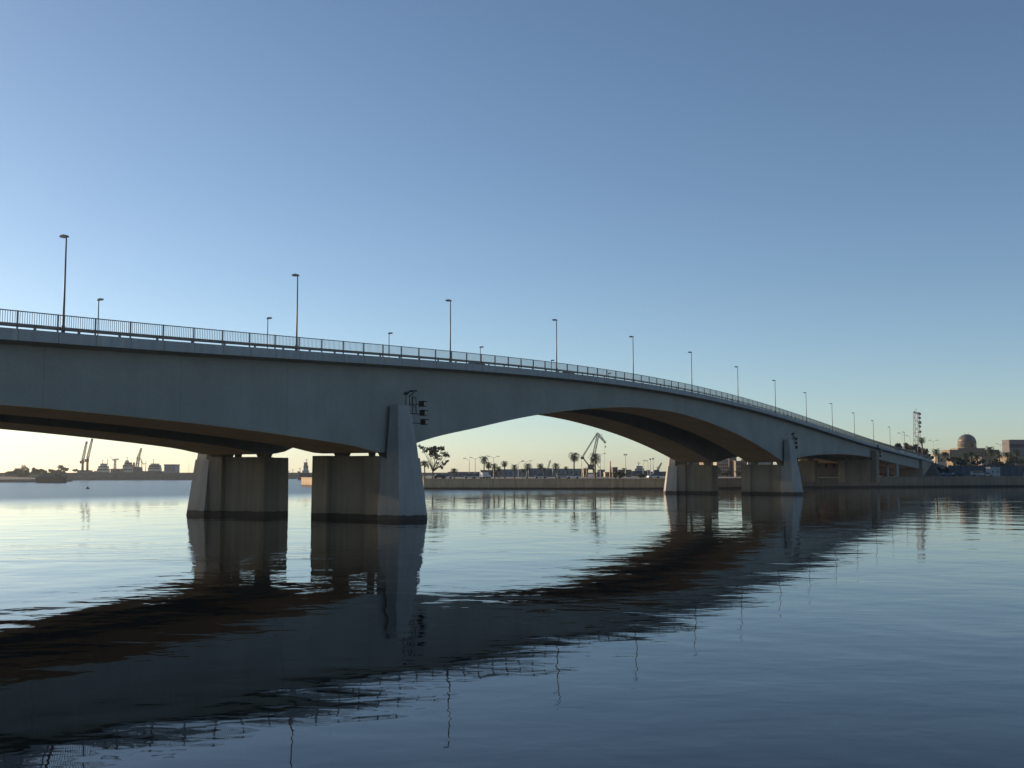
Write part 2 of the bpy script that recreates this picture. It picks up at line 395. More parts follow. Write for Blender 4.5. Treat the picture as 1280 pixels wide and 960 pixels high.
# ---- floodlight racks on the buttress heads
def rack(s, z, label, k=1.0):
    r = thing('floodlight_rack', st(s, -.55, z), label, 'floodlight rack', BROT, 'floodlight racks on the bridge buttresses')
    r.scale = (k,) * 3
    m = MB()
    for (x, zz) in ((1.0, .1), (1.12, -.95), (1.3, -2.0)):
        m.tube((x - 1.3, -.3, zz), (x + 1.0, -.3, zz), .05, n=6)
    for zz in (.15, -.85):
        for a, b in (((.1, zz), (.2, zz + .75)), ((.2, zz + .75), (.75, zz + .75)), ((.75, zz + .75), (.85, zz))): m.tube((a[0], -.32, a[1]), (b[0], -.32, b[1]), .05, n=6)
    for x in (-.85, -.1, .35): m.tube((x, -.1, -.1), (x, -.1, 1.1), .05, n=6)
    m.tube((-1.0, -.1, 1.1), (-.55, -.1, 1.1), .06, n=6)
    m.tube((-.25, -.1, .95), (.7, -.1, 1.45), .06, n=6)
    m.build('bracket', M['black'], r)
    for (x, zz) in ((2.0, .22), (2.17, -.8), (2.32, -1.82)):
        hd = MB().hexa([(x - .1, -.5, zz - .3), (x + .55, -.5, zz - .3), (x + .55, .05, zz - .3), (x - .1, .05, zz - .3)], [(x - .1, -.62, zz + .34), (x + .55, -.62, zz + .34), (x + .55, .1, zz + .34), (x - .1, .1, zz + .34)]).build('floodlight', M['black'], r)
        MB().cbox((x + .22, -.585, zz + .02), (.5, .02, .45)).build('lens', M['glass'], hd)
    for (x, zz) in ((.45, 1.42), (-.75, 1.12)):
        w = .5 if x > 0 else .2
        MB().hexa([(x - w, -.4, zz), (x + w, -.4, zz + .12), (x + w, .2, zz + .12), (x - w, .2, zz)], [(x - w * .7, -.35, zz + .2), (x + w * .7, -.35, zz + .32), (x + w * .7, .15, zz + .32), (x - w * .7, .15, zz + .2)]).build('floodlight', M['black'], r)
rack(44.8, 12.7, 'cluster of black floodlights on the nearest bridge buttress')
rack(201.8, 13.0, 'cluster of black floodlights on the buttress right of the main arch')
rack(301.5, 12.3, 'small cluster of floodlights on the shore buttress under the ramp')

# ------------------------------------------------------------------ setting: water, ground, shores
def water_mat():
    m = bpy.data.materials.new('harbour_water'); nt, b = nodes(m); N = nt.nodes; L = nt.links
    b.inputs['Base Color'].default_value = (0.004, 0.008, 0.009, 1); b.inputs['Roughness'].default_value = 0.012
    b.inputs['IOR'].default_value = 1.333; b.inputs['Specular IOR Level'].default_value = 0.5
    tc = N.new('ShaderNodeTexCoord')
    def noise(scale, sv, detail, rough=.5, rot=0):
        mp = N.new('ShaderNodeMapping'); mp.inputs['Scale'].default_value = sv; mp.inputs['Rotation'].default_value = (0, 0, rot)
        L.new(tc.outputs['Object'], mp.inputs[0])
        n = N.new('ShaderNodeTexNoise'); n.inputs['Scale'].default_value = scale; n.inputs['Detail'].default_value = detail; n.inputs['Roughness'].default_value = rough
        n.inputs['Distortion'].default_value = .3
        L.new(mp.outputs[0], n.inputs['Vector']); return n.outputs['Fac']
    def mth(op, a, c):
        k = N.new('ShaderNodeMath'); k.operation = op
        for i, v in enumerate((a, c)):
            if isinstance(v, (int, float)): k.inputs[i].default_value = v
            else: L.new(v, k.inputs[i])
        return k.outputs[0]
    swell = mth('MULTIPLY', noise(.16, (1, 1, 1), 2, .45, 1.0), 0.055)
    chop = mth('MULTIPLY', noise(.75, (.8, 1.15, 1), 2, .5, -.2), 0.009)
    # cat's-paws: patches of ruffled water between glassy ones
    def gust(cx, cy, rx, ry, amp):
        """one wind-ruffled patch with a ragged edge"""
        mp = N.new('ShaderNodeMapping'); mp.inputs['Location'].default_value = (-cx / rx, -cy / ry, 0); mp.inputs['Scale'].default_value = (1 / rx, 1 / ry, 1)
        L.new(tc.outputs['Object'], mp.inputs[0])
        ln = N.new('ShaderNodeVectorMath'); ln.operation = 'LENGTH'; L.new(mp.outputs[0], ln.inputs[0])
        d = mth('ADD', ln.outputs['Value'], mth('MULTIPLY', mth('SUBTRACT', noise(.16, (.5, 1.4, 1), 4, .6, .06), .5), 1.6))
        g = N.new('ShaderNodeMapRange'); L.new(d, g.inputs[0])
        for i, q in enumerate((1.05, .75, 0.02, amp)): g.inputs[i + 1].default_value = q
        return g.outputs[0]
    paws = mth('ADD', mth('ADD', gust(-40, 70, 34, 9, .5), gust(4, 146, 26, 5, .9)), gust(55, 190, 40, 9, .3))
    sx = N.new('ShaderNodeSeparateXYZ'); L.new(tc.outputs['Object'], sx.inputs[0])      # the open harbour beyond the piers is wind-ruffled
    far = N.new('ShaderNodeMapRange'); L.new(mth('SUBTRACT', sx.outputs['Y'], mth('MULTIPLY', sx.outputs['X'], 1.2)), far.inputs[0])
    far.inputs[1].default_value = 225; far.inputs[2].default_value = 340; far.inputs[3].default_value = 0; far.inputs[4].default_value = 3.0
    ruf = mth('ADD', mth('MULTIPLY', paws, .5), far.outputs[0])
    L.new(mth('ADD', mth('MULTIPLY', mth('MAXIMUM', far.outputs[0], 0), .085), .012), b.inputs['Roughness'])      # ripples too fine and far to resolve
    fine = mth('MULTIPLY', mth('MULTIPLY', noise(2.1, (.8, 1.2, 1), 3, .6), .020), ruf)
    rip = mth('MULTIPLY', mth('MULTIPLY', noise(.8, (.45, 1.0, 1), 3, .6, .1), .05), paws)
    h = mth('ADD', mth('ADD', swell, chop), mth('ADD', fine, rip))
    bp = N.new('ShaderNodeBump'); bp.inputs['Strength'].default_value = 1; bp.inputs['Distance'].default_value = 1.0
    L.new(h, bp.inputs['Height']); L.new(bp.outputs[0], b.inputs['Normal'])
    return m
WR = 3400
me_ = MB().add([(WR * math.cos(a * math.pi / 24), WR * math.sin(a * math.pi / 24), 0) for a in range(48)], [tuple(range(48))])
tag(me_.build('water', water_mat()), kind='structure')

FRONT = [(-60, 640), (-80, 408), (-66, 384), (-27, 331), (-8, 328), (47, 330), (99, 362), (190, 396), (420, 470), (900, 560)]
ZG = 3.2
def zq(x): return ZG + max(0, min(1, (x - 60) / 140)) * .55
gv = [(x, y, zq(x)) for x, y in FRONT] + [(900, 1500, 3.75), (60, 1500, 3.3), (40, 640, 3.2)]
tag(MB().add(gv + [(x, y, -3) for x, y, z in gv], [tuple(range(len(gv)))] + [(k, len(gv) + k, len(gv) + (k + 1) % len(gv), (k + 1) % len(gv)) for k in range(len(gv))]).build('ground', M['pave']), kind='structure')
# the quay wall: a real skin with coping in front of the ground edge
def ribbon(pts, off, z0f, z1f, thick):
    """solid wall along a polyline, pushed towards the water by off"""
    n = len(pts); P = []
    for k, (x, y) in enumerate(pts):
        a = Vector(pts[max(0, k - 1)]); b = Vector(pts[min(n - 1, k + 1)]); d = (b - a).normalized(); nrm = Vector((d.y, -d.x))
        P.append(((x + nrm.x * off, y + nrm.y * off), (x + nrm.x * (off - thick), y + nrm.y * (off - thick))))
    vs = []
    for (o, i) in P: vs += [(*o, z0f(o[0])), (*i, z0f(o[0])), (*i, z1f(o[0])), (*o, z1f(o[0]))]
    fs = [(4 * k + j, 4 * k + 4 + j, 4 * k + 4 + (j + 1) % 4, 4 * k + (j + 1) % 4) for k in range(n - 1) for j in range(4)]
    fs += [(3, 2, 1, 0), tuple(4 * (n - 1) + j for j in range(4))]
    return MB().add(vs, fs)
for seg, wm, lab in ((FRONT[:6] + [(60, 338)], M['quaywall'], 'tan concrete quay wall on the far bank below the palms and the harbour crane'),
                     ([(60, 338)] + FRONT[6:], M['shorewall'], 'dark brown quay wall running right from behind the far pier')):
    qw = thing('quay_wall', (seg[0][0], seg[0][1], 0), lab, 'wall')
    for nm, args in (('wall_face', (.45, lambda x: -2.5, lambda x: zq(x) - .25, .42)), ('coping', (.62, lambda x: zq(x) - .248, lambda x: zq(x) + .12, .9))):
        m = ribbon(seg, *args); m.v = [(x - seg[0][0], y - seg[0][1], z) for x, y, z in m.v]; m.build(nm, wm, qw)
# quay road behind the wall
RD = [(-60, 400), (-20, 346), (47, 346), (99, 379), (190, 413), (420, 488), (800, 580)]
tag(ribbon(RD, 0, lambda x: zq(x) + .004, lambda x: zq(x) + .01, -9).build('quay_road', M['asphalt']), kind='structure')

# far breakwater on the left, running across behind everything
BW = [(at(-260, 603, 690).x, 690), (at(60, 602, 715).x, 715), (at(230, 600, 745).x, 745), (at(400, 598, 930).x, 930), (40, 1050), (240, 1150)]
bw = ribbon(BW, 0, lambda x: -2, lambda x: 5.0, 60)
tag(bw.build('breakwater', M['rock']), 'long dark rock breakwater along the far harbour on the left', 'breakwater')
# headland with scrub nearer on the left
hp = [(at(-220, 600, 560).x, 540), (at(-40, 600, 560).x, 545), (at(30, 600, 560).x, 556), (at(66, 600, 575).x, 572), (at(84, 600, 600).x, 606), (at(40, 600, 640).x, 640), (at(-220, 600, 650).x, 650)]
n = len(hp)
vs = [(x, y, -1) for x, y in hp] + [(x + rnd.uniform(-1, 1), y + 5, 1.6 + rnd.uniform(-.3, .5)) for x, y in hp] + [(sum(p[0] for p in hp) / n, 602, 3.2)]
tag(MB().add(vs, [(k, (k + 1) % n, n + (k + 1) % n, n + k) for k in range(n)] + [(n + k, n + (k + 1) % n, 2 * n) for k in range(n)]).build('headland', M['rock']), kind='structure')

# ------------------------------------------------------------------ vegetation
def gx(px, Y): return at(px, 590.5, Y).x
def frond_mesh(n, droop, lift0, lift1, leaf, pairs, seed, wide=.5):
    """palm crown of radius about 1: arching ribs with leaflets"""
    rr = random.Random(seed); m = MB()
    for k in range(n):
        az = k * 2.39996 + rr.uniform(-.2, .2); el = lift0 + (lift1 - lift0) * (k / n) + rr.uniform(-.12, .12)
        ln = rr.uniform(.82, 1.1); pts = []; p = Vector((0, 0, 0)); e = el
        ns = 6
        for j in range(ns + 1):
            pts.append(p.copy()); p = p + Vector((math.cos(az) * math.cos(e), math.sin(az) * math.cos(e), math.sin(e))) * (ln / ns); e -= droop / ns * (1 + j * .25)
        for j in range(ns): m.tube(pts[j], pts[j + 1], .014, .011, 3)
        for q in range(pairs):
            t = .18 + .82 * q / (pairs - 1); f = t * ns; j = min(int(f), ns - 1); c = pts[j].lerp(pts[j + 1], f - j); d = (pts[j + 1] - pts[j]).normalized()
            side = d.cross(Vector((0, 0, 1))).normalized(); up = side.cross(d)
            L_ = leaf * (1.15 - .55 * abs(t - .45)) * rr.uniform(.85, 1.15)
            for sg in (-1, 1):
                tip = c + side * sg * L_ * .8 + d * L_ * wide - up * L_ * rr.uniform(.0, .35)
                w = d * (leaf * .13)
                m.add([c - w, c + w, tip], [(0, 1, 2)])
    return m
CROWN = {}
def crown_data(kind):
    if kind not in CROWN:
        if kind == 'fan': m = frond_mesh(28, 1.25, -.6, 1.45, .34, 7, 3, .6)
        elif kind == 'fan2': m = frond_mesh(24, 1.5, -.7, 1.4, .36, 7, 9, .6)
        else: m = frond_mesh(34, 1.1, -.1, 1.4, .26, 11, 5, .5)
        o = m.build('crown', M['leaf_palm']); CROWN[kind] = o.data; bpy.data.objects.remove(o)
    return CROWN[kind]
def palm(px, top, rpx, Y, label, kind='fan', group='palms along the quay', zbase=None, tr=.2):
    X = gx(px, Y); z0 = zq(X) if zbase is None else zbase
    k = Y / FPX; h = CAM_H + (590.5 - top) * k - z0; r = rpx * k
    hc = max(.4, h - r * (.62 if kind == 'date' else .72))
    t = thing('palm_tree', (X, Y, z0), label, 'palm', rnd.uniform(0, 6.28), group)
    m = MB(); lean = rnd.uniform(-.07, .07) * hc; pr = None
    n = 7
    for j in range(n):
        a, b = j / n, (j + 1) / n
        m.tube((lean * a * a, 0, hc * a - .05), (lean * b * b, 0, hc * b + .06), tr * (1.35 if j == 0 else 1.0) * (1.1 - .25 * a), tr * (1.16 - .25 * b), 8)
    m.build('trunk', M['palmtrunk'], t, True)
    c = bpy.data.objects.new('crown', crown_data(kind)); COL.objects.link(c); c.parent = t; c.location = (lean, 0, hc); c.scale = (r * 1.22, r * 1.22, r * (1.2 if kind != 'date' else 1.15))
    return t
# the palm row behind the quay wall, from left to right
palm(531, 576, 7.5, 352, 'bushy low date palm beside the tall airy eucalyptus', 'date')
palm(568, 585.5, 5, 350, 'small squat palm standing alone right of the eucalyptus', 'date')
palm(605, 569.5, 6, 356, 'tallest fan palm of the clump behind the white truck', 'fan')
palm(611.5, 576.5, 5.5, 362, 'shorter fan palm leaning into the clump, right of its tallest', 'fan2')
palm(618, 579, 5, 370, 'low fan palm at the right end of the clump by the white truck', 'fan')
palm(623.5, 582, 4.5, 366, 'smallest fan palm just right of the clump by the white truck', 'fan2')
palm(631, 575.5, 5, 352, 'slender fan palm first right of the clump by the white truck', 'fan2')
palm(643, 580, 5, 350, 'fan palm with a round crown, second right of the clump', 'fan')
palm(653.5, 585, 3.5, 380, 'very small palm in the row, between two taller fan palms', 'fan2')
palm(659, 578.5, 6, 348, 'broad crowned fan palm in front of the thin diagonal crane boom', 'fan')
palm(676, 578.5, 5, 350, 'fan palm in the middle of the quay row, left of the last full crown', 'fan2')
palm(680, 584, 3, 385, 'small palm tucked behind the middle fan palm of the quay row', 'fan')
palm(695, 578.5, 5.5, 350, 'fan palm left of the two tall palms by the harbour crane', 'fan')
palm(707, 582.5, 3.6, 384, 'small dark palm just left of the tall clear trunked palm', 'fan2')
palm(717.5, 564.5, 7.5, 350, 'tall fan palm with hanging fronds left of the harbour crane', 'fan2', tr=.24)
palm(744, 566, 8, 350, 'tall fan palm standing in front of the harbour crane', 'fan', tr=.24)

def tree(px, base_z, Y, clumps, leafm, trunkm, label, group=None, name='tree', trunks=None, leaf=.3, dens=1.0):
    """clumps: (px, py, rx px, ry px, leaves) in photo pixels around the tree's own position at depth Y"""
    X = gx(px, Y); k = Y / FPX
    t = thing(name, (X, Y, base_z), label, 'tree', 0, group)
    m = MB(); cs = []
    for (cx, cy, rx, ry, n) in clumps:
        c = Vector(((cx - px) * k, rnd.uniform(-.5, .5) * rx * k, CAM_H + (590.5 - cy) * k - base_z))
        cs.append(c)
        for _ in range(5):      # ragged sub-clumps instead of one ball
            d = Vector((rnd.uniform(-.75, .75) * rx, rnd.uniform(-.75, .75) * rx, rnd.uniform(-.7, .7) * ry)) * k; s_ = rnd.uniform(.38, .7)
            m.leaves(c + d, (rx * k * s_, rx * k * s_, ry * k * s_), max(8, int(n * dens * .22)), leaf, .15)
    tm = MB(); H = max(c.z for c in cs); low = min(c.z for c in cs)
    fork = Vector((0, 0, max(.3, low * .55)))
    r0 = max(.12, H * .022)
    tm.tube((0, 0, -.3), fork, r0 * 1.3, r0, 8)
    for c in cs:
        mid = fork.lerp(c, .55) + Vector((rnd.uniform(-.2, .2), rnd.uniform(-.2, .2), .15))
        tm.tube(fork, mid, r0 * .6, r0 * .4, 6); tm.tube(mid, c, r0 * .4, r0 * .15, 5)
        for _ in range(4):
            d = Vector((rnd.uniform(-1, 1), rnd.uniform(-1, 1), rnd.uniform(-.3, 1))) * (H * .08); tm.tube(mid.lerp(c, .7), c + d, r0 * .2, r0 * .06, 4)
    tm.build('trunk', trunkm, t); m.build('crown', leafm, t)
    return t
tree(541, zq(-27), 346, [(527, 559, 4, 3, 130), (532, 563.5, 3.5, 2.5, 90), (536, 561, 4, 3, 170), (544, 560.5, 6, 3.2, 330), (552, 562, 5, 3.5, 260), (546, 566, 6, 4, 380), (538, 568, 4.5, 4, 230), (556, 567, 4.5, 3.5, 190), (559, 570, 3.5, 2.3, 90), (547, 572, 5, 3, 190),
     (555, 579, 3.5, 2.6, 80), (559, 576.5, 3, 1.8, 50), (551, 583, 3, 3, 50), (547, 579, 2.5, 2.5, 40)], M['leaf_euc'], M['trunk'], 'tall airy eucalyptus at the left end of the far quay', name='eucalyptus_tree', leaf=.27)
tree(774, zq(47), 342, [(769, 593.5, 3.5, 3.6, 260), (775, 592.5, 4, 4, 330), (780, 594, 3, 3, 200)], M['leaf_bush'], M['trunk'], 'bright green bush on the quay right of the harbour crane', name='bush', leaf=.25)
tree(801, zq(55), 350, [(799, 595, 3, 2.4, 160), (804, 594.4, 3, 2.8, 170)], M['leaf_bush'], M['trunk'], 'smaller dull green bush on the quay nearest the far pier', name='bush', leaf=.25)
# scrub on the left headland
hz = 2.2
for (cl, lab) in (
    ([(13, 592, 4, 2.6, 200), (18, 591, 3.5, 2.6, 180)], 'low dark tree at the left end of the headland clump'),
    ([(24, 587, 4.5, 4.5, 330), (32, 587.5, 6, 5, 420), (28, 592, 8, 3.5, 350)], 'broad dark tree, biggest crown of the headland clump'),
    ([(42, 589, 5, 4, 330), (46, 590.5, 4, 3.2, 200)], 'rounded dark tree right of the biggest headland crown'),
    ([(54, 590, 4, 3.4, 240), (57, 591.5, 4, 2.6, 160)], 'small rounded tree in the middle of the headland clump'),
    ([(66, 590, 4.5, 3.3, 260), (69, 592, 4, 2.4, 150)], 'flat topped tree left of the airy headland tree'),
    ([(76, 584, 5, 2.8, 150), (82, 587, 4.5, 2.6, 120), (78, 590, 5, 2.5, 110), (73, 588, 3.5, 2, 60)], 'airy light crowned tree at the right of the headland clump')):
    c0 = sum(c[0] for c in cl) / len(cl)
    tree(c0, hz, 612, cl, M['leaf_dark'], M['trunk'], lab, 'trees on the headland', leaf=.55)
tree(95, 5.0, 742, [(94, 588.3, 3, 1.6, 120), (97, 588, 2.5, 1.7, 100)], M['leaf_dark'], M['trunk'], 'low scrubby tree alone on the breakwater left of the twin tower cranes', leaf=.5)
bpy.context.view_layer.update()

# ------------------------------------------------------------------ vehicles
def car(px, Y, paint, label, rz=0, kind='car', z=None, scale=1.0, loc=None):
    X = gx(px, Y)
    t = thing('parked_' + kind, loc if loc is not None else (X, Y, zq(X) + (.012 if z is None else z)), label, 'car' if kind == 'car' else kind, rz)
    t.scale = (scale,) * 3
    if kind == 'car':
        lo = [(-2.1, .32), (-2.12, .62), (-2.05, .86), (-1.2, .92), (.85, .9), (1.9, .76), (2.1, .6), (2.1, .32)]; cab = [(-1.75, .88), (-1.15, 1.42), (.25, 1.42), (1.05, .86)]; w = 1.7; wx = (-1.3, 1.32); wr = .32
    else:
        lo = [(-2.5, .36), (-2.52, 1.0), (-2.5, 2.05), (1.2, 2.1), (1.75, 1.3), (2.45, 1.05), (2.5, .36)]; cab = [(-2.3, 1.3), (-2.25, 1.95), (1.1, 1.98), (1.55, 1.3)]; w = 1.9; wx = (-1.6, 1.6); wr = .36
    MB().prism(lo, w).build('body', paint, t)
    if kind == 'car': 
        m = MB(); a = [(x, -w / 2 + .02, z_) if z_ < 1 else (x, -w / 2 + .2, z_) for x, z_ in cab]; b = [(x, -y, z_) for x, y, z_ in a]
        m.add(a + b, [(0, 1, 2, 3), (7, 6, 5, 4), (0, 4, 5, 1), (3, 2, 6, 7)]).build('windows', M['glass'], t)
        MB().hexa([(-1.15, -.66, 1.40), (.25, -.66, 1.40), (.25, .66, 1.40), (-1.15, .66, 1.40)], [(-1.05, -.58, 1.46), (.15, -.58, 1.46), (.15, .58, 1.46), (-1.05, .58, 1.46)]).build('roof', paint, t)
    else: MB().prism(cab, w + .02).build('windows', M['glass'], t)
    wheel = None
    for x in wx:
        for y in (-w / 2 + .08, w / 2 - .08):
            if wheel is None: o = MB().tube((0, -.11, 0), (0, .11, 0), wr, n=12).build('wheel', M['rubber'], t); wheel = o.data
            else: o = bpy.data.objects.new('wheel', wheel); COL.objects.link(o); o.parent = t
            o.location = (x, y, wr)
    return t
car(550, 343, M['carblack'], 'dark parked car under the eucalyptus on the quay', .2)
car(558, 346, M['white'], 'white parked car just right of the eucalyptus trunk', .1)
car(588, 340, M['silver'], 'silver car on the quay left of the white truck', .05)
car(596, 345, M['silver'], 'grey car tight behind the silver car, left of the white truck', .05)
car(676, 346, M['silver'], 'grey car parked beneath the middle palms of the quay row', 0)
car(704, 340, M['greywhite'], 'greyish white van parked on the quay left of the harbour crane', 0, 'van', scale=.8)
car(716.5, 338, M['white'], 'white car just right of the greyish van by the harbour crane', 3.14)
car(817, 352, M['white'], 'small white car on the quay close to the far pier', .3)
car(1100, 398, M['carred'], 'dark red car parked under the shore end of the ramp', 0)
car(1110, 402, M['carblack'], 'black car parked beside the red car under the ramp', .1)
car(1183, 412, M['carblue'], 'dark blue car parked at the foot of the embankment', .15)
car(1222, 410, M['greywhite'], 'white delivery van beside the kiosk on the right quay', 0, 'van')
car(1234, 404, M['carsand'], 'pale sand coloured car in front of the white kiosk', 0)
car(1196, 413, M['carblack'], 'black car between the blue wall and the embankment', 0)
# white truck with its box body, caught by the sun
tx = gx(608, 341); tk = thing('box_truck', (tx, 341, zq(tx) + .012), 'small bright white box truck on the far quay in front of the palm clump', 'truck', R(35))
MB().prism([(.2, .5), (.2, 1.2), (.35, 1.55), (.95, 1.5), (1.15, .95), (1.2, .5)], 1.7).build('cab', M['white'], tk)
MB().cbox((.72, 0, 1.28), (.45, 1.72, .32)).build('windows', M['glass'], tk)
MB().cbox((-.95, 0, 1.3), (2.1, 1.85, 1.5)).build('cargo_box', M['white'], tk)
MB().cbox((-.4, 0, .5), (3.1, .9, .18)).build('chassis', M['black'], tk)
for x in (.7, -1.4):
    for y in (-.75, .75): MB().tube((x, y - .1, .34), (x, y + .1, .34), .34, n=12).build('wheel', M['rubber'], tk)
# two cars crossing the bridge, half hidden by the barrier
car(0, 0, M['silver'], 'silver car crossing the bridge over the left half of the main arch', BROT, loc=st(73, 8.0, zd(73) - .08))
car(0, 0, M['carblack'], 'dark car crossing the bridge near the crest behind the railing', BROT, loc=st(100, 7.5, zd(100) - .08))
for o in COL.objects:
    if o.name.startswith('parked_car') and o.location.z > 10: o.name = 'moving_car'

# ------------------------------------------------------------------ quay lamps and masts
def quay_lamp(px, top, Y, label, arms, z=None, rk=1.0):
    X = gx(px, Y); z0 = zq(X) if z is None else z; h = CAM_H + (590.5 - top) * Y / FPX - z0
    t = thing('street_lamp', (X, Y, z0), label, 'street lamp', 0, 'lamp posts along the quay')
    MB().tube((0, 0, 0), (0, 0, h - .5), .12 * rk, .07 * rk, 8).build('pole', M['galv'], t)
    for sg in arms:
        MB().tube((0, 0, h - .6), (sg * 1.3, 0, h), .05 * rk, n=6).build('arm', M['galv'], t)
        MB().cbox((sg * 1.65, 0, h + .02), (.95, .34, .2)).build('lamp_head', M['steel'], t)
quay_lamp(586.5, 573, 372, 'thin single armed lamp post, left of a pair behind the quay cars', (-1,))
quay_lamp(594, 572, 378, 'thin double armed lamp post, right of a pair behind the quay cars', (-1, 1))
quay_lamp(617, 570.5, 380, 'double armed lamp post rising out of the palm clump', (-1, 1))
quay_lamp(648, 577, 420, 'lamp post with a right hand arm between palms mid quay', (1,))
quay_lamp(658.5, 576, 430, 'faint double armed lamp post behind the broad crowned palm', (-1, 1))
quay_lamp(750.5, 567, 400, 'lamp post with one long arm right of the harbour crane', (1,))
quay_lamp(727, 568, 430, 'bare thin lamp post left of the knee of the harbour crane', (-1,))
quay_lamp(810, 575.5, 450, 'thin lamp post rising above the patrol ship', (-1,))
quay_lamp(804, 576, 470, 'fainter lamp post left of the one above the patrol ship', (1,))
quay_lamp(1168, 550.5, 470, 'double armed lamp post right of the lattice mast', (-1, 1), 3.75)
quay_lamp(1252, 555, 480, 'double armed lamp post right of the domed building', (-1, 1), 3.75)
quay_lamp(1129.5, 541.5, 455, 'single lamp post above the round trees on the ramp', (-1,), 3.75)
quay_lamp(1139, 544.5, 470, 'short lamp post left of the lattice mast on the ramp', (-1,), 3.75)
# floodlight mast
fx = gx(782, 430); fm = thing('floodlight_mast', (fx, 430, 3.3), 'tall thin floodlight mast with a paired lamp head right of the harbour crane', 'floodlight mast')
fh = CAM_H + (590.5 - 569) * 430 / FPX - 3.3
MB().tube((0, 0, 0), (0, 0, fh), .2, .1, 8).build('pole', M['galv'], fm)
MB().cbox((0, 0, fh), (1.0, .3, .15)).build('crossbar', M['steel'], fm)
for x in (-.45, .45): MB().cbox((x, 0, fh + .2), (.5, .4, .55)).build('floodlight', M['steel'], fm)
for px, top, lab in ((813, 574, 'thin signal mast left of the short one behind the dark red ship'), (816.5, 573.5, 'thin signal mast right above the dark red ship')):
    X = gx(px, 560); t = thing('signal_mast', (X, 560, 3.0), lab, 'mast'); h = CAM_H + (590.5 - top) * 560 / FPX - 3
    MB().tube((0, 0, 0), (0, 0, h), .2, .1, 6).build('pole', M['galv'], t); MB().cbox((0, 0, h), (.9, .5, .7)).build('lamp_head', M['steel'], t)

# ------------------------------------------------------------------ harbour crane (level-luffing, behind the palms)
CY = 420
def cp(x, y): v = at(x, y, CY); return Vector((v.x - gx(738, CY), 0, v.z - 3.25))
hc = thing('harbour_crane', (gx(738, CY), CY, 3.25), 'tall dark level luffing harbour crane with its jib bent over', 'crane')
m = MB()
for sx in (-1.6, 1.6):
    for sy in (-1.6, 1.6): m.tube((sx, sy, 0), (sx * .7, sy * .7, 3.2), .28, n=6)
m.cbox((0, 0, 3.3), (3.0, 3.0, .5)); m.build('portal', M['cranegrey'], hc)
MB().cbox((.1, 0, 4.3), (2.3, 2.0, 1.5)).build('machine_house', M['shedbrown'], hc)
MB().truss(cp(739, 584), cp(747.2, 545), 1.0, .8, 9, .14).build('boom', M['cranegrey'], hc)
m = MB(); 
for y in (-.7, .7):
    m.tube(cp(738.5, 585) + Vector((0, y, 0)), cp(728, 571.5) + Vector((0, y * .4, 0)), .26, .2, 6); m.tube(cp(743, 584) + Vector((0, y, 0)), cp(739.5, 572) + Vector((0, y * .5, 0)), .14, n=6)
m.build('a_frame', M['cranegrey'], hc)
m = MB(); m.truss(cp(728, 571.5), cp(746.3, 541.8), .5, .4, 10, .1); m.build('tie_bar', M['cranegrey'], hc)
m = MB(); m.truss(cp(746, 541.3), cp(757, 553.6), .8, .5, 5, .13); m.tube(cp(746.5, 541.3), cp(752.3, 543.4), .07, n=4); m.tube(cp(752.3, 543.4), cp(755.5, 551.8), .07, n=4); m.tube(cp(752.3, 543.4), cp(749, 546), .06, n=4); m.build('jib', M['cranegrey'], hc)
m = MB(); m.tube(cp(756, 553), cp(755.5, 588), .04, n=4); m.cbox(cp(756.7, 558.5), (.5, .3, .5)); m.build('hoist_rope', M['black'], hc)
m = MB(); m.tube(cp(744.5, 578), cp(752, 588), .12, n=5); m.tube(cp(733, 584), cp(729, 588), .1, n=5); m.build('stay', M['cranegrey'], hc)
MB().cbox(cp(728, 572.5), (1.3, 1.4, .9)).build('counterweight', M['cranegrey'], hc)

# thin distant booms
def boom_crane(px0, py0, px1, py1, Y, m_, label, base_h=3, z=3.2, name='mobile_crane'):
    X = gx(px0, Y); t = thing(name, (X, Y, z), label, 'crane'); k = Y / FPX
    b0 = Vector((0, 0, CAM_H + (590.5 - py0) * k - z)); b1 = Vector(((px1 - px0) * k, 0, CAM_H + (590.5 - py1) * k - z))
    MB().cbox((0, 0, 1.0), (5, 2.6, 1.2)).build('chassis', m_, t); MB().cbox((-.6, 0, 2.4), (2.6, 2.2, 1.6)).build('cab', m_, t)
    MB().tube((0, 0, 1.5), b0 + Vector((.01, 0, .05)), .45, .35, 6).build('turret', m_, t)
    MB().truss(b0, b1, .9, .5, 8, .1).build('boom', m_, t)
boom_crane(684, 589, 688, 575.5, 500, M['shedgrey'], 'thin grey crane boom slanting up behind the middle palms')
boom_crane(822, 588, 827, 578.5, 520, M['hullblue'], 'thin blue crane boom slanting up beside the far pier')
ox = gx(763, 400); t = thing('channel_marker', (ox, 400, 3.3), 'slim orange and white marker tower right of the harbour crane', 'marker')
MB().tube((0, 0, 0), (0, 0, 3.0), .45, .32, 8).build('base', M['orange'], t); MB().tube((0, 0, 3.0), (0, 0, 6.2), .26, .16, 8).build('mast', M['orange'], t)

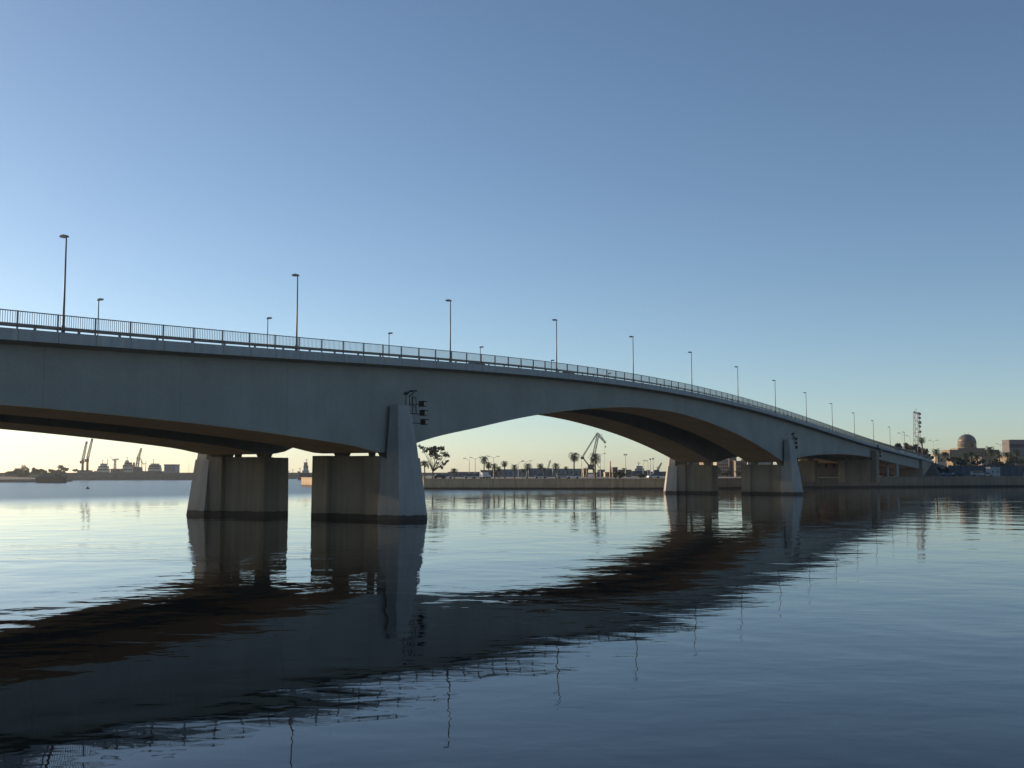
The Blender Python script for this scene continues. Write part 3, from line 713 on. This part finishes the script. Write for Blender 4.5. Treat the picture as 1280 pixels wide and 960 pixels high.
# ------------------------------------------------------------------ buildings
WD = {}
def win_data(w, h, m_):
    key = (round(w, 2), round(h, 2), m_.name)
    if key not in WD:
        o = MB().cbox((0, 0, 0), (w, .12, h)).build('window', m_); WD[key] = o.data; bpy.data.objects.remove(o)
    return WD[key]
def building(x0, x1, top, Y, depth, wm, label, rows=0, cols=0, cat='building', z=None, roofm=None, name='building', door=False, parapet=.35, rz=0, win=(.55, .5), wmat=None):
    k = Y / FPX; X = gx((x0 + x1) / 2, Y); z0 = (zq(X) if z is None else z); w = (x1 - x0) * k; h = CAM_H + (590.5 - top) * k - z0
    t = thing(name, (X, Y + depth / 2, z0), label, cat, rz)
    MB().box((-w / 2, -depth / 2, -.5), (w / 2, depth / 2, h)).build('wall', wm, t)
    rf = MB()
    rf.box((-w / 2 - .15, -depth / 2 - .15, h - .05), (w / 2 + .15, depth / 2 + .15, h + parapet))
    rf.build('roof', roofm or wm, t)
    if rows:
        fh = h / rows; cw = w / cols; d = win_data(cw * win[0], fh * win[1], wmat or M['glass'])
        for r_ in range(rows):
            for c in range(cols):
                if rows * cols > 100 or (door and r_ == 0 and c == cols // 2): continue
                o = bpy.data.objects.new('window', d); COL.objects.link(o); o.parent = t
                o.location = (-w / 2 + cw * (c + .5), -depth / 2, fh * (r_ + .52))
    if door: MB().cbox((0, -depth / 2, 1.1), (1.4, .14, 2.2)).build('door', M['hulldark'], t)
    return t, w, h, depth
building(560, 600, 590.8, 470, 14, M['shedgrey'], 'long low grey shed behind the quay cars at the left', 1, 9, name='warehouse', win=(.4, .35))
building(601, 622, 588.5, 480, 14, M['greyrender'], 'small grey warehouse behind the palm clump', 1, 4, name='warehouse', win=(.4, .35))
building(623, 660, 587.5, 478, 16, M['shedblue'], 'blue grey clad warehouse behind the slender palms', 1, 6, name='warehouse', win=(.5, .4), wmat=M['shedgrey'])
building(661, 690, 586.3, 482, 16, M['shedblue'], 'higher blue grey warehouse behind the middle palms', 1, 5, name='warehouse', win=(.6, .6), wmat=M['shedgrey'])
building(691, 728, 586.8, 474, 16, M['shedblue'], 'pale blue warehouse with dark doors left of the harbour crane', 1, 7, name='warehouse', win=(.4, .5))
building(729.5, 733.5, 586.5, 440, 5, M['yellow'], 'small ochre hut at the left foot of the harbour crane', 1, 1, name='hut', door=False)
building(748, 756, 588, 470, 8, M['shedgrey'], 'low dark shed right of the harbour crane', 1, 2, name='warehouse')
building(756.5, 764, 591, 455, 8, M['render'], 'low cream shed beside the orange marker', 1, 3, name='warehouse')
building(766, 772, 585, 450, 7, M['greyrender'], 'dark square control hut behind the green bush', 1, 2, name='hut')
building(773, 789, 588, 480, 10, M['shedbrown'], 'low brown shed between the green bush and the patrol ship', 1, 4, name='warehouse')
building(779, 783, 586, 500, 6, M['greyrender'], 'tiny square hut at the foot of the floodlight mast', 1, 1, name='hut')
building(1008, 1078, 570, 388, 6, M['shedbrown'], 'long brown store seen through the shore pier of the bridge', 1, 7, name='warehouse', win=(.3, .2), wmat=M['hulldark'])
building(1098, 1150, 577, 446, 8, M['shedgrey'], 'dark store in the shade beneath the ramp', 1, 5, name='warehouse', win=(.3, .4))
# town seen between the far pier blocks
building(896, 911, 574.5, 470, 14, M['render'], 'cream apartment block seen between the two halves of the far pier', 5, 6, 'apartment block')
building(911.5, 921, 571, 500, 14, M['render2'], 'pink tinted apartment block, taller of those framed by the far pier', 6, 4, 'apartment block')
building(920, 934, 577, 462, 12, M['stone'], 'sunlit stone house at the right between the far pier blocks', 3, 5, 'house')
building(880, 896, 577, 480, 12, M['stone'], 'stone house left of the cream block, behind the far pier', 4, 5, 'house')
building(935, 966, 575, 490, 14, M['render'], 'cream terrace glimpsed over the near block of the far pier', 4, 9, 'house')
building(845, 879, 578, 500, 14, M['greyrender'], 'grey terrace glimpsed over the far block of the far pier', 4, 9, 'house')
for px, cl, lab in ((899, [(898, 588, 3, 3, 150), (901, 591, 3.5, 2.5, 150)], 'small dark street tree left between the far pier blocks'), (909, [(907, 592, 3, 2, 120), (910, 590, 3, 2.6, 130)], 'small dark street tree in the middle between the far pier blocks'), (922, [(921, 591, 3, 2.2, 120), (925, 592, 3, 2, 110)], 'small dark street tree right between the far pier blocks')):
    tree(px, 3.4, 425, cl, M['leaf_dark'], M['trunk'], lab, leaf=.28)
# domed church-like building
DY = 640
k = DY / FPX
db, w, h, dp = building(1188, 1250, 563, DY, 12, M['stone'], 'large domed limestone building above the palms on the right', 3, 16, 'domed building', 3.75, name='domed_building', win=(.3, .5))
k = (DY + 6) / FPX; dx = gx(1210, DY + 6) - db.location.x
zpx = lambda y: CAM_H + (590.5 - y) * k - 3.75
rD = 10.8 * k
MB().box((dx - rD * 1.5, -5.5, h + .3), (dx + rD * 1.6, 5.5, zpx(560.5))).build('upper_storey', M['stone'], db)
dr = MB().lathe([(rD * 1.06, zpx(560.6)), (rD * 1.06, zpx(559.6)), (rD, zpx(559.5)), (rD, zpx(553.6)), (rD * 1.04, zpx(553.5)), (rD * 1.04, zpx(552.9))], 32, (dx, 0, 0)).build('drum', M['stone'], db)
d = win_data(1.3, 2.2, M['glass'])
for i in range(16):
    a = 2 * math.pi * (i + .5) / 16; o = bpy.data.objects.new('window', d); COL.objects.link(o); o.parent = dr
    o.location = (dx + rD * math.cos(a), rD * math.sin(a), zpx(556.7)); o.rotation_euler = (0, 0, a + math.pi / 2)
dm = MB().lathe([(rD * 1.0 * math.cos(a), zpx(552.95) + rD * .93 * math.sin(a)) for a in [j * math.pi / 2 / 10 for j in range(10)]] + [(.25, zpx(552.95) + rD * .93)], 32, (dx, 0, 0)).build('dome', M['dome'], db, True)
for x in (-1.1, 1.1): MB().tube((dx + x, 0, zpx(552.9) + rD * .88), (dx + x, 0, zpx(540.6)), .16, .07, 6).build('finial', M['steel'], dm)
building(1263, 1310, 550.5, 620, 9, M['greyrender'], 'grey office block with dark window bands at the right edge', 3, 6, 'office block', 3.75, win=(.97, .3), wmat=M['hulldark'])
building(1262, 1300, 571, 520, 12, M['stone'], 'low stone wing in front of the grey office block', 2, 7, 'house', 3.75)
building(1172, 1187, 568, 600, 8, M['render'], 'low cream house left of the domed building', 2, 4, 'house', 3.75)
building(1228, 1250, 571.5, 560, 10, M['render2'], 'pink house with shuttered windows below the dome', 2, 7, 'house', 3.75)
building(1192, 1216, 575, 540, 10, M['stone'], 'low tan house below the left side of the dome', 2, 6, 'house', 3.75)
# blue boundary wall and kiosk
bx0, bx1, BY = gx(1186, 432), gx(1278, 432), 432
bwall = thing('boundary_wall', ((bx0 + bx1) / 2, BY, 3.75), 'long faded blue boundary wall behind the right quay', 'wall')
hw = CAM_H + (590.5 - 582) * BY / FPX - 3.75
MB().box((-(bx1 - bx0) / 2, -.15, 0), ((bx1 - bx0) / 2, .15, hw)).build('panel', M['bluewall'], bwall)
for j in range(13): MB().cbox((-(bx1 - bx0) / 2 + j * (bx1 - bx0) / 12, -.2, hw / 2), (.3, .4, hw + .3)).build('pillar', M['bluewall'], bwall)
kk, w, h, dp = building(1238, 1250, 584.5, 414, 4, M['greywhite'], 'white kiosk with a flat roof on the right quay', 1, 2, 'kiosk', name='kiosk', parapet=.2, win=(.3, .25))

# embankment at the landfall and the trees on it
el = [st(392, -6, 0), st(470, -14, 0), st(560, -18, 0), st(560, W + 18, 0), st(392, W + 10, 0)]
eh = [st(418.2, .6, zd(418) - .5), st(470, 0, zd(470) - .6), st(560, 0, zd(560) - .4), st(560, W, zd(560) - .4), st(418.2, W - .6, zd(418) - .5)]
tag(MB().add([(p.x, p.y, 3.0) for p in el] + [tuple(p) for p in eh], [tuple(range(5)), tuple(range(5, 10))] + [(i, (i + 1) % 5, 5 + (i + 1) % 5, 5 + i) for i in range(5)]).build('embankment', M['earth']), kind='structure')
k = 1
EY = 455
for px, top, r_, lab in ((1124.5, 554, 4.5, 'clipped round tree furthest left above the ramp end'), (1134, 553.5, 5, 'clipped round tree second from the left above the ramp end'), (1143, 555.5, 4.5, 'clipped round tree below the lattice mast'), (1149, 558, 4.5, 'clipped round tree right below the lattice mast'), (1157.5, 560.5, 4.5, 'clipped round tree at the foot of the tall ramp palm'), (1162, 566.5, 4.5, 'clipped round tree lowest at the right end of the ramp')):
    tree(px, 5.0, EY + rnd.uniform(-8, 12), [(px - 1.5, top + r_ * .9, r_ * .8, r_ * .8, 260), (px + 1.5, top + r_, r_ * .8, r_ * .8, 260), (px, top + r_ * 1.5, r_, r_ * .8, 300)], M['leaf_dusty'], M['whitetrunk'], lab, 'clipped trees on the ramp', leaf=.32)
palm(1154.5, 545.5, 5.5, 452, 'tall palm standing right beside the lattice mast', 'fan2', 'palms of the right shore', 5.0, .3)
for (px, top, r_, Y, kd, lab) in ((1170, 560.5, 6, 440, 'fan', 'palm first right of the bridge end, beside the tall lamp'), (1183, 565, 6, 470, 'date', 'bushy palm left of the domed building'), (1197, 570, 5, 460, 'fan2', 'palm below the left side of the dome'), (1207, 566, 5.5, 475, 'fan', 'slim palm directly below the dome'), (1214, 564.5, 5, 480, 'date', 'palm just right below the dome'),
    (1222, 568, 6, 462, 'date', 'dark bushy palm between the dome and the tall right palm'), (1237.5, 557.5, 6.5, 450, 'fan', 'tallest palm right of the dome'), (1250, 563, 6, 465, 'fan2', 'palm right of the tallest right shore palm'), (1259, 565, 5.5, 455, 'date', 'bushy palm left of the grey office block'), (1271, 561, 6, 470, 'fan', 'palm in front of the grey office block'), (1263, 575, 5.5, 440, 'date', 'low spreading palm behind the blue wall at the right'), (1277, 574, 5.5, 440, 'date', 'low spreading palm at the right edge')):
    palm(px, top, r_, Y, lab, kd, 'palms of the right shore', 3.75, .3)
for (px, cl, lab) in ((1174, [(1172, 588, 5, 5, 300), (1177, 590, 5, 4, 260), (1169, 591, 5, 4, 220)], 'dark shrub mass on the embankment slope'), (1187, [(1185, 586, 5, 5, 280), (1190, 588, 5, 4, 240)], 'dark rounded shrub at the left end of the blue wall'),
                   (1204, [(1200, 577, 6, 4, 280), (1208, 578, 6, 3.5, 260)], 'spreading green tree above the left of the blue wall'), (1226, [(1221, 577, 6, 4, 260), (1229, 578.5, 6, 3.5, 240)], 'spreading green tree above the middle of the blue wall'), (1258, [(1255, 582, 6, 5, 280), (1262, 584, 6, 4, 260)], 'dark tree right of the kiosk'), (1273, [(1270, 586, 6, 5, 280), (1277, 584, 6, 5, 260)], 'dark tree at the right edge of the quay')):
    tree(px, 3.75, 436, cl, M['leaf_dark'], M['trunk'], lab, leaf=.35)
for (px, cl, lab) in ((1232, [(1229, 585, 5, 4, 240), (1236, 584, 4.5, 4, 240)], 'dark shrub behind the white delivery van'), (1246, [(1243, 577, 5, 4, 240), (1249, 578, 5, 4, 240)], 'dark tree behind the white kiosk'), (1193, [(1190, 574, 5, 4, 230), (1196, 576, 5, 4, 230)], 'dark tree left below the dome'),
                      (1266, [(1264, 573, 5, 4, 230), (1270, 575, 5, 4, 230)], 'dark tree below the grey office block'), (1212, [(1209, 585, 5, 4, 240), (1216, 584, 5, 4, 240)], 'dark shrub spilling over the middle of the blue wall')):
    tree(px, 3.75, 445, cl, M['leaf_dark'], M['trunk'], lab, leaf=.35)
# lattice telecom mast
LY = 560; k = LY / FPX; z0 = 3.7; X = gx(1147.5, LY)
lm = thing('lattice_mast', (X, LY, z0), 'red and white lattice telecom mast rising behind the ramp trees', 'mast')
H = CAM_H + (590.5 - 512) * k - z0; sec = [(0, 5.4), (.35, 3.6), (.62, 2.5), (.94, 2.2)]
for j in range(8):
    a, b = j / 8 * .94, (j + 1) / 8 * .94
    def wd(u):
        for i in range(3):
            if u <= sec[i + 1][0] + 1e-6: return sec[i][1] + (sec[i + 1][1] - sec[i][1]) * (u - sec[i][0]) / (sec[i + 1][0] - sec[i][0])
    MB().truss((0, 0, H * a), (0, 0, H * b), wd(a), wd(b), 2, .095).build('lattice_section', M['cranered'] if j % 2 else M['render2'], lm)
m = MB(); m.cbox((0, 0, H * .95), (2.6, 2.6, .3)); m.tube((0, 0, H * .95), (0, 0, H * 1.02), .12, n=6); m.build('platform', M['steel'], lm)
for (x, u, s_) in ((1.5, .93, .8), (-1.2, .96, .5), (1.5, .87, .7), (1.5, .8, .9), (1.4, .74, .7), (1.5, .66, .7)):
    MB().tube((x, -.9, H * u), (x, -.4, H * u), s_, n=12).build('dish', M['galv'], lm)

# ------------------------------------------------------------------ ships and cranes behind the breakwater
def ship(x0, x1, hull_top, sup, Y, hm, label, masts=(), bow=1, funnel=None, z=0, cat='ship', name='cargo_ship', extra=()):
    """sup: list of (x0, x1, y_top, y_bottom, material) tiers in photo pixels"""
    k = Y / FPX; cx = (x0 + x1) / 2; X = gx(cx, Y); Lh = (x1 - x0) * k / 2; hz_ = CAM_H + (590.5 - hull_top) * k; bm_ = min(14, Lh * .5)
    t = thing(name, (X, Y, z), label, cat); m = MB(); st_ = []
    for f, wf, rise, rake in ((-1, .75, .0, 0), (-.9, .95, 0, 0), (-.3, 1, 0, 0), (.45, 1, .02, 0), (.8, .62, .18, 0), (1, .06, .3, .05)):
        st_.append((f * bow * Lh, wf * bm_ / 2, hz_ * (1 + rise)))
    vs = []
    for x, wv, zt in st_: vs += [(x * .95, -wv * .8, -1.5), (x * .95, wv * .8, -1.5), (x, wv, zt), (x, -wv, zt)]
    n = len(st_); m.add(vs, [(4 * i + j, 4 * i + 4 + j, 4 * i + 4 + (j + 1) % 4, 4 * i + (j + 1) % 4) for i in range(n - 1) for j in range(4)] + [(3, 2, 1, 0), tuple(4 * (n - 1) + j for j in range(4))])
    m.build('hull', hm, t)
    zz = lambda y: CAM_H + (590.5 - y) * k
    xx = lambda x: (x - cx) * k
    for (a, b, yt, yb, mm) in sup:
        d = min(bm_ * .8, 10) * (.9 if yt < hull_top - 4 else 1)
        o = MB().box((xx(a), -d / 2, zz(yb)), (xx(b), d / 2, zz(yt))).build('superstructure', mm, t)
        if mm is M['shipwhite'] and yb - yt > 1.2:
            MB().box((xx(a) + .3, -d / 2 - .06, zz(yt) - .38 * (zz(yt) - zz(yb))), (xx(b) - .3, -d / 2 + .04, zz(yt) - .16 * (zz(yt) - zz(yb)))).build('window_band', M['glass'], o)
    for (x, yt, yb) in masts:
        m = MB(); m.tube((xx(x), 0, zz(yb)), (xx(x), 0, zz(yt)), .28, .14, 6); m.cbox((xx(x), 0, zz(yt) - .25 * (zz(yt) - zz(yb))), (2.2, .2, .2)); m.build('mast', M['steel'], t)
    if funnel:
        a, b, yt, yb, fm_ = funnel; MB().hexa([(xx(a), -1.5, zz(yb)), (xx(b), -1.5, zz(yb)), (xx(b), 1.5, zz(yb)), (xx(a), 1.5, zz(yb))], [(xx(a) + .4, -1.2, zz(yt)), (xx(b) - .2, -1.2, zz(yt)), (xx(b) - .2, 1.2, zz(yt)), (xx(a) + .4, 1.2, zz(yt))]).build('funnel', fm_, t)
    return t
SW = M['shipwhite']
# low barge in front of the headland
ship(46, 84, 596.5, [(50, 66, 594, 597, M['hullblue']), (70, 76, 592.8, 597, M['hulldark']), (78, 82, 594.5, 597, M['hullblue'])], 535, M['hulldark'], 'low dark barge moored under the headland trees', [(72, 589.5, 593)], name='barge', cat='boat')
ship(118, 146, 590.5, [(122, 136.5, 586, 590.6, SW), (123.5, 135, 582.5, 586, SW), (126, 133, 579.5, 582.5, SW)], 850, M['hulldark'], 'grey white ship with twin masts right of the tower cranes', [(128, 574, 580), (134, 573, 581)], -1)
ship(144, 171, 590.5, [(153, 167, 586, 590.6, SW), (154, 166, 581, 586, SW), (156, 164, 578, 581, M['cranered']), (157, 160, 575.5, 578, SW)], 840, M['hulldark'], 'white bridged ship moored in the middle of the far dock', [(158.5, 571, 576)], -1, (166, 168, 578, 584, M['orange']))
ship(168, 206, 589, [(186, 201, 584.5, 589.5, SW), (187, 200, 581.5, 584.5, M['greyrender']), (189, 198, 579.5, 581.5, SW)], 830, M['hulldark'], 'dark hulled ship with a grey white bridge, left of the box shed', [(191.5, 573.5, 580), (182, 576, 589)], -1)
building(205, 219, 581.8, 775, 10, M['shedblue'], 'blue grey box shed with a dark roof on the far breakwater', 1, 3, 'shed', 4.9, roofm=M['hulldark'], name='shed', parapet=.8, win=(.6, .5), wmat=M['shedgrey'])
building(138, 150, 586.5, 790, 8, M['shedbrown'], 'low dark brown shed in front of the white bridged ship', 1, 4, 'shed', 4.9, name='shed')
building(100, 118, 590, 775, 8, M['shedgrey'], 'low grey store at the foot of the twin tower cranes', 1, 4, 'shed', 4.9, name='shed', win=(.5, .4))
ship(372, 389, 591, [(378, 386, 588, 591.2, M['shipwhite']), (379.5, 385, 582, 588, M['shipwhite']), (380, 384, 578, 582, M['orange'])], 760, M['hulldark'], 'white ship with an orange funnel seen between the near pier blocks', [(383, 573.5, 579), (369 + 6, 584, 591)], -1, name='cargo_ship')
ship(355, 374, 594, [(363, 370, 592, 594.2, SW)], 900, M['hulldark'], 'small distant ship left of the orange funnelled ship', [(366, 586, 592), (361, 588, 594)], -1)
ship(786, 832, 591, [(791, 808, 588.5, 591.3, M['hullblue']), (793, 805, 585.5, 588.5, SW), (795, 803, 582.5, 585.5, SW)], 590, M['hullblue'], 'white patrol ship with a tall mast left of the far pier', [(798.5, 577.5, 583)], -1, name='patrol_ship')
ship(806, 850, 589.5, [(808, 812, 587.5, 589.6, M['greyrender'])], 640, M['hullred'], 'dark red hulled ship behind the patrol ship', [(822, 583, 590)], 1)
# twin tower cranes with luffing lattice jibs
def tower_crane(px, tb, jx, jy, Y, label):
    k = Y / FPX; X = gx(px, Y); t = thing('tower_crane', (X, Y, 4.9), label, 'crane', 0, 'twin cranes on the far dock')
    zz = lambda y: CAM_H + (590.5 - y) * k - 4.9
    m = MB(); m.cbox((0, 0, 1), (6, 5, 2)); m.build('carriage', M['cranegrey'], t)
    MB().tube((0, 0, 1.5), (0, 0, zz(tb)), 1.0, .75, 8).build('tower', M['cranered'], t)
    MB().cbox((-.5, 0, zz(tb) - 2.2), (2.6, 2.2, 2.2)).build('cab', M['cranered'], t)
    MB().truss((0, 0, zz(tb) - .5), ((jx - px) * k, 0, zz(jy)), 1.5, 1.0, 12, .16).build('jib', M['galv'], t)
    MB().cbox(((jx - px) * k, 0, zz(jy)), (1.3, .8, 1.2)).build('jib_head', M['cranegrey'], t)
tower_crane(103, 574, 107, 553, 800, 'left and shorter of the twin red towered cranes on the far dock')
tower_crane(109, 572, 113.8, 549.5, 800, 'right and taller of the twin red towered cranes on the far dock')
# t-headed dock crane
k = 810 / FPX; X = gx(143.5, 810); t = thing('dock_crane', (X, 810, 4.9), 'slender t headed dock crane between the two white ships', 'crane')
zz = lambda y: CAM_H + (590.5 - y) * k - 4.9
MB().truss((0, 0, 0), (0, 0, zz(575)), 1.6, 1.1, 8, .16).build('tower', M['cranegrey'], t)
MB().truss((-2.0, 0, zz(574.8)), (2.6, 0, zz(574)), 1.0, .9, 5, .14).build('crossbeam', M['cranegrey'], t)
MB().tube((-1.9, 0, zz(575)), (-3.8, 0, zz(570.5)), .16, n=5).build('stay', M['cranegrey'], t)
# yellow luffing crane
k = 805 / FPX; X = gx(173, 805); t = thing('luffing_crane', (X, 805, 4.9), 'yellow luffing crane with an a frame above the dark hulled ship', 'crane')
q = lambda x, y: Vector(((x - 173) * k, 0, CAM_H + (590.5 - y) * k - 4.9))
m = MB(); m.cbox((-.6, 0, 2.2), (5.5, 4, 4.4)); m.build('machine_house', M['cranegrey'], t)
MB().truss(q(171, 586), q(172.5, 573), 1.8, 1.6, 6, .2).build('mast', M['cranegrey'], t)
MB().truss(q(172, 574), q(175.8, 560.5), 1.5, .9, 7, .17).build('boom', M['yellow'], t)
MB().tube(q(175.3, 561), q(170, 573), .14, n=5).build('stay', M['cranegrey'], t)
m = MB(); m.tube(q(174, 571), q(178.5, 580), .3, n=6); m.tube(q(178.5, 580), q(181, 580), .3, n=6); m.tube(q(176, 576), q(178, 588), .25, n=6); m.build('a_frame', M['yellow'], t)
# thin pole on the breakwater
X = gx(236, 780); t = thing('beacon_pole', (X, 780, 4.9), 'thin beacon pole on the breakwater right of the box shed', 'beacon')
MB().tube((0, 0, 0), (0, 0, 6.2), .12, .07, 6).build('pole', M['steel'], t); MB().cbox((0, 0, 6.2), (.35, .35, .5)).build('lantern', M['white'], t)
# small dark mooring buoy
by = CAM_H * FPX / (611 - 590.5); X = gx(110, by); t = thing('mooring_buoy', (X, by, 0), 'tiny dark mooring buoy alone on the water at the left', 'buoy')
MB().lathe([(.25, -.3), (.55, -.05), (.55, .25), (.2, .55)], 12).build('float', M['hulldark'], t, True); MB().tube((0, 0, .5), (0, 0, 1.0), .06, n=6).build('post', M['steel'], t)

# ------------------------------------------------------------------ light
SUN_EL, SUN_AZ = R(10.0), R(-60.3)            # azimuth clockwise from +Y
sd = Vector((math.sin(SUN_AZ) * math.cos(SUN_EL), math.cos(SUN_AZ) * math.cos(SUN_EL), math.sin(SUN_EL)))
sl = bpy.data.lights.new('sun', 'SUN'); sl.energy = 5.0; sl.angle = R(.6); sl.color = (1.0, .80, .55)
so = bpy.data.objects.new('sun', sl); COL.objects.link(so); so.rotation_euler = (-sd).to_track_quat('-Z', 'Y').to_euler()
w = bpy.data.worlds.new('World'); sc.world = w; w.use_nodes = True; nt = w.node_tree
bg = nt.nodes['Background']; sk = nt.nodes.new('ShaderNodeTexSky'); sk.sky_type = 'NISHITA'; sk.sun_disc = False
sk.sun_elevation = SUN_EL; sk.sun_rotation = SUN_AZ; sk.altitude = 4000; sk.air_density = 1.2; sk.dust_density = 12.0; sk.ozone_density = 1.8
nt.links.new(sk.outputs[0], bg.inputs[0]); bg.inputs[1].default_value = 0.12

# thin sea haze
HZ = 3450
hzb = MB().box((-HZ, -HZ, -4), (HZ, HZ, 46)).build('haze', bpy.data.materials.new('haze_air')); tag(hzb, kind='stuff')
hm = hzb.data.materials[0]; hm.use_nodes = True; nt = hm.node_tree
nt.nodes.remove(nt.nodes['Principled BSDF']); pv = nt.nodes.new('ShaderNodeVolumePrincipled')
pv.inputs['Color'].default_value = (.80, .86, .94, 1); pv.inputs['Density'].default_value = 0.00012; pv.inputs['Anisotropy'].default_value = .55
nt.links.new(pv.outputs[0], nt.nodes['Material Output'].inputs['Volume'])

sc.render.engine = 'CYCLES'
sc.cycles.max_bounces = 6; sc.cycles.diffuse_bounces = 3; sc.cycles.glossy_bounces = 3; sc.cycles.volume_bounces = 0
sc.cycles.sample_clamp_indirect = 0; sc.cycles.use_denoising = True
sc.view_settings.view_transform = 'Standard'; sc.view_settings.look = 'None'; sc.view_settings.exposure = 0.38; sc.view_settings.gamma = 1
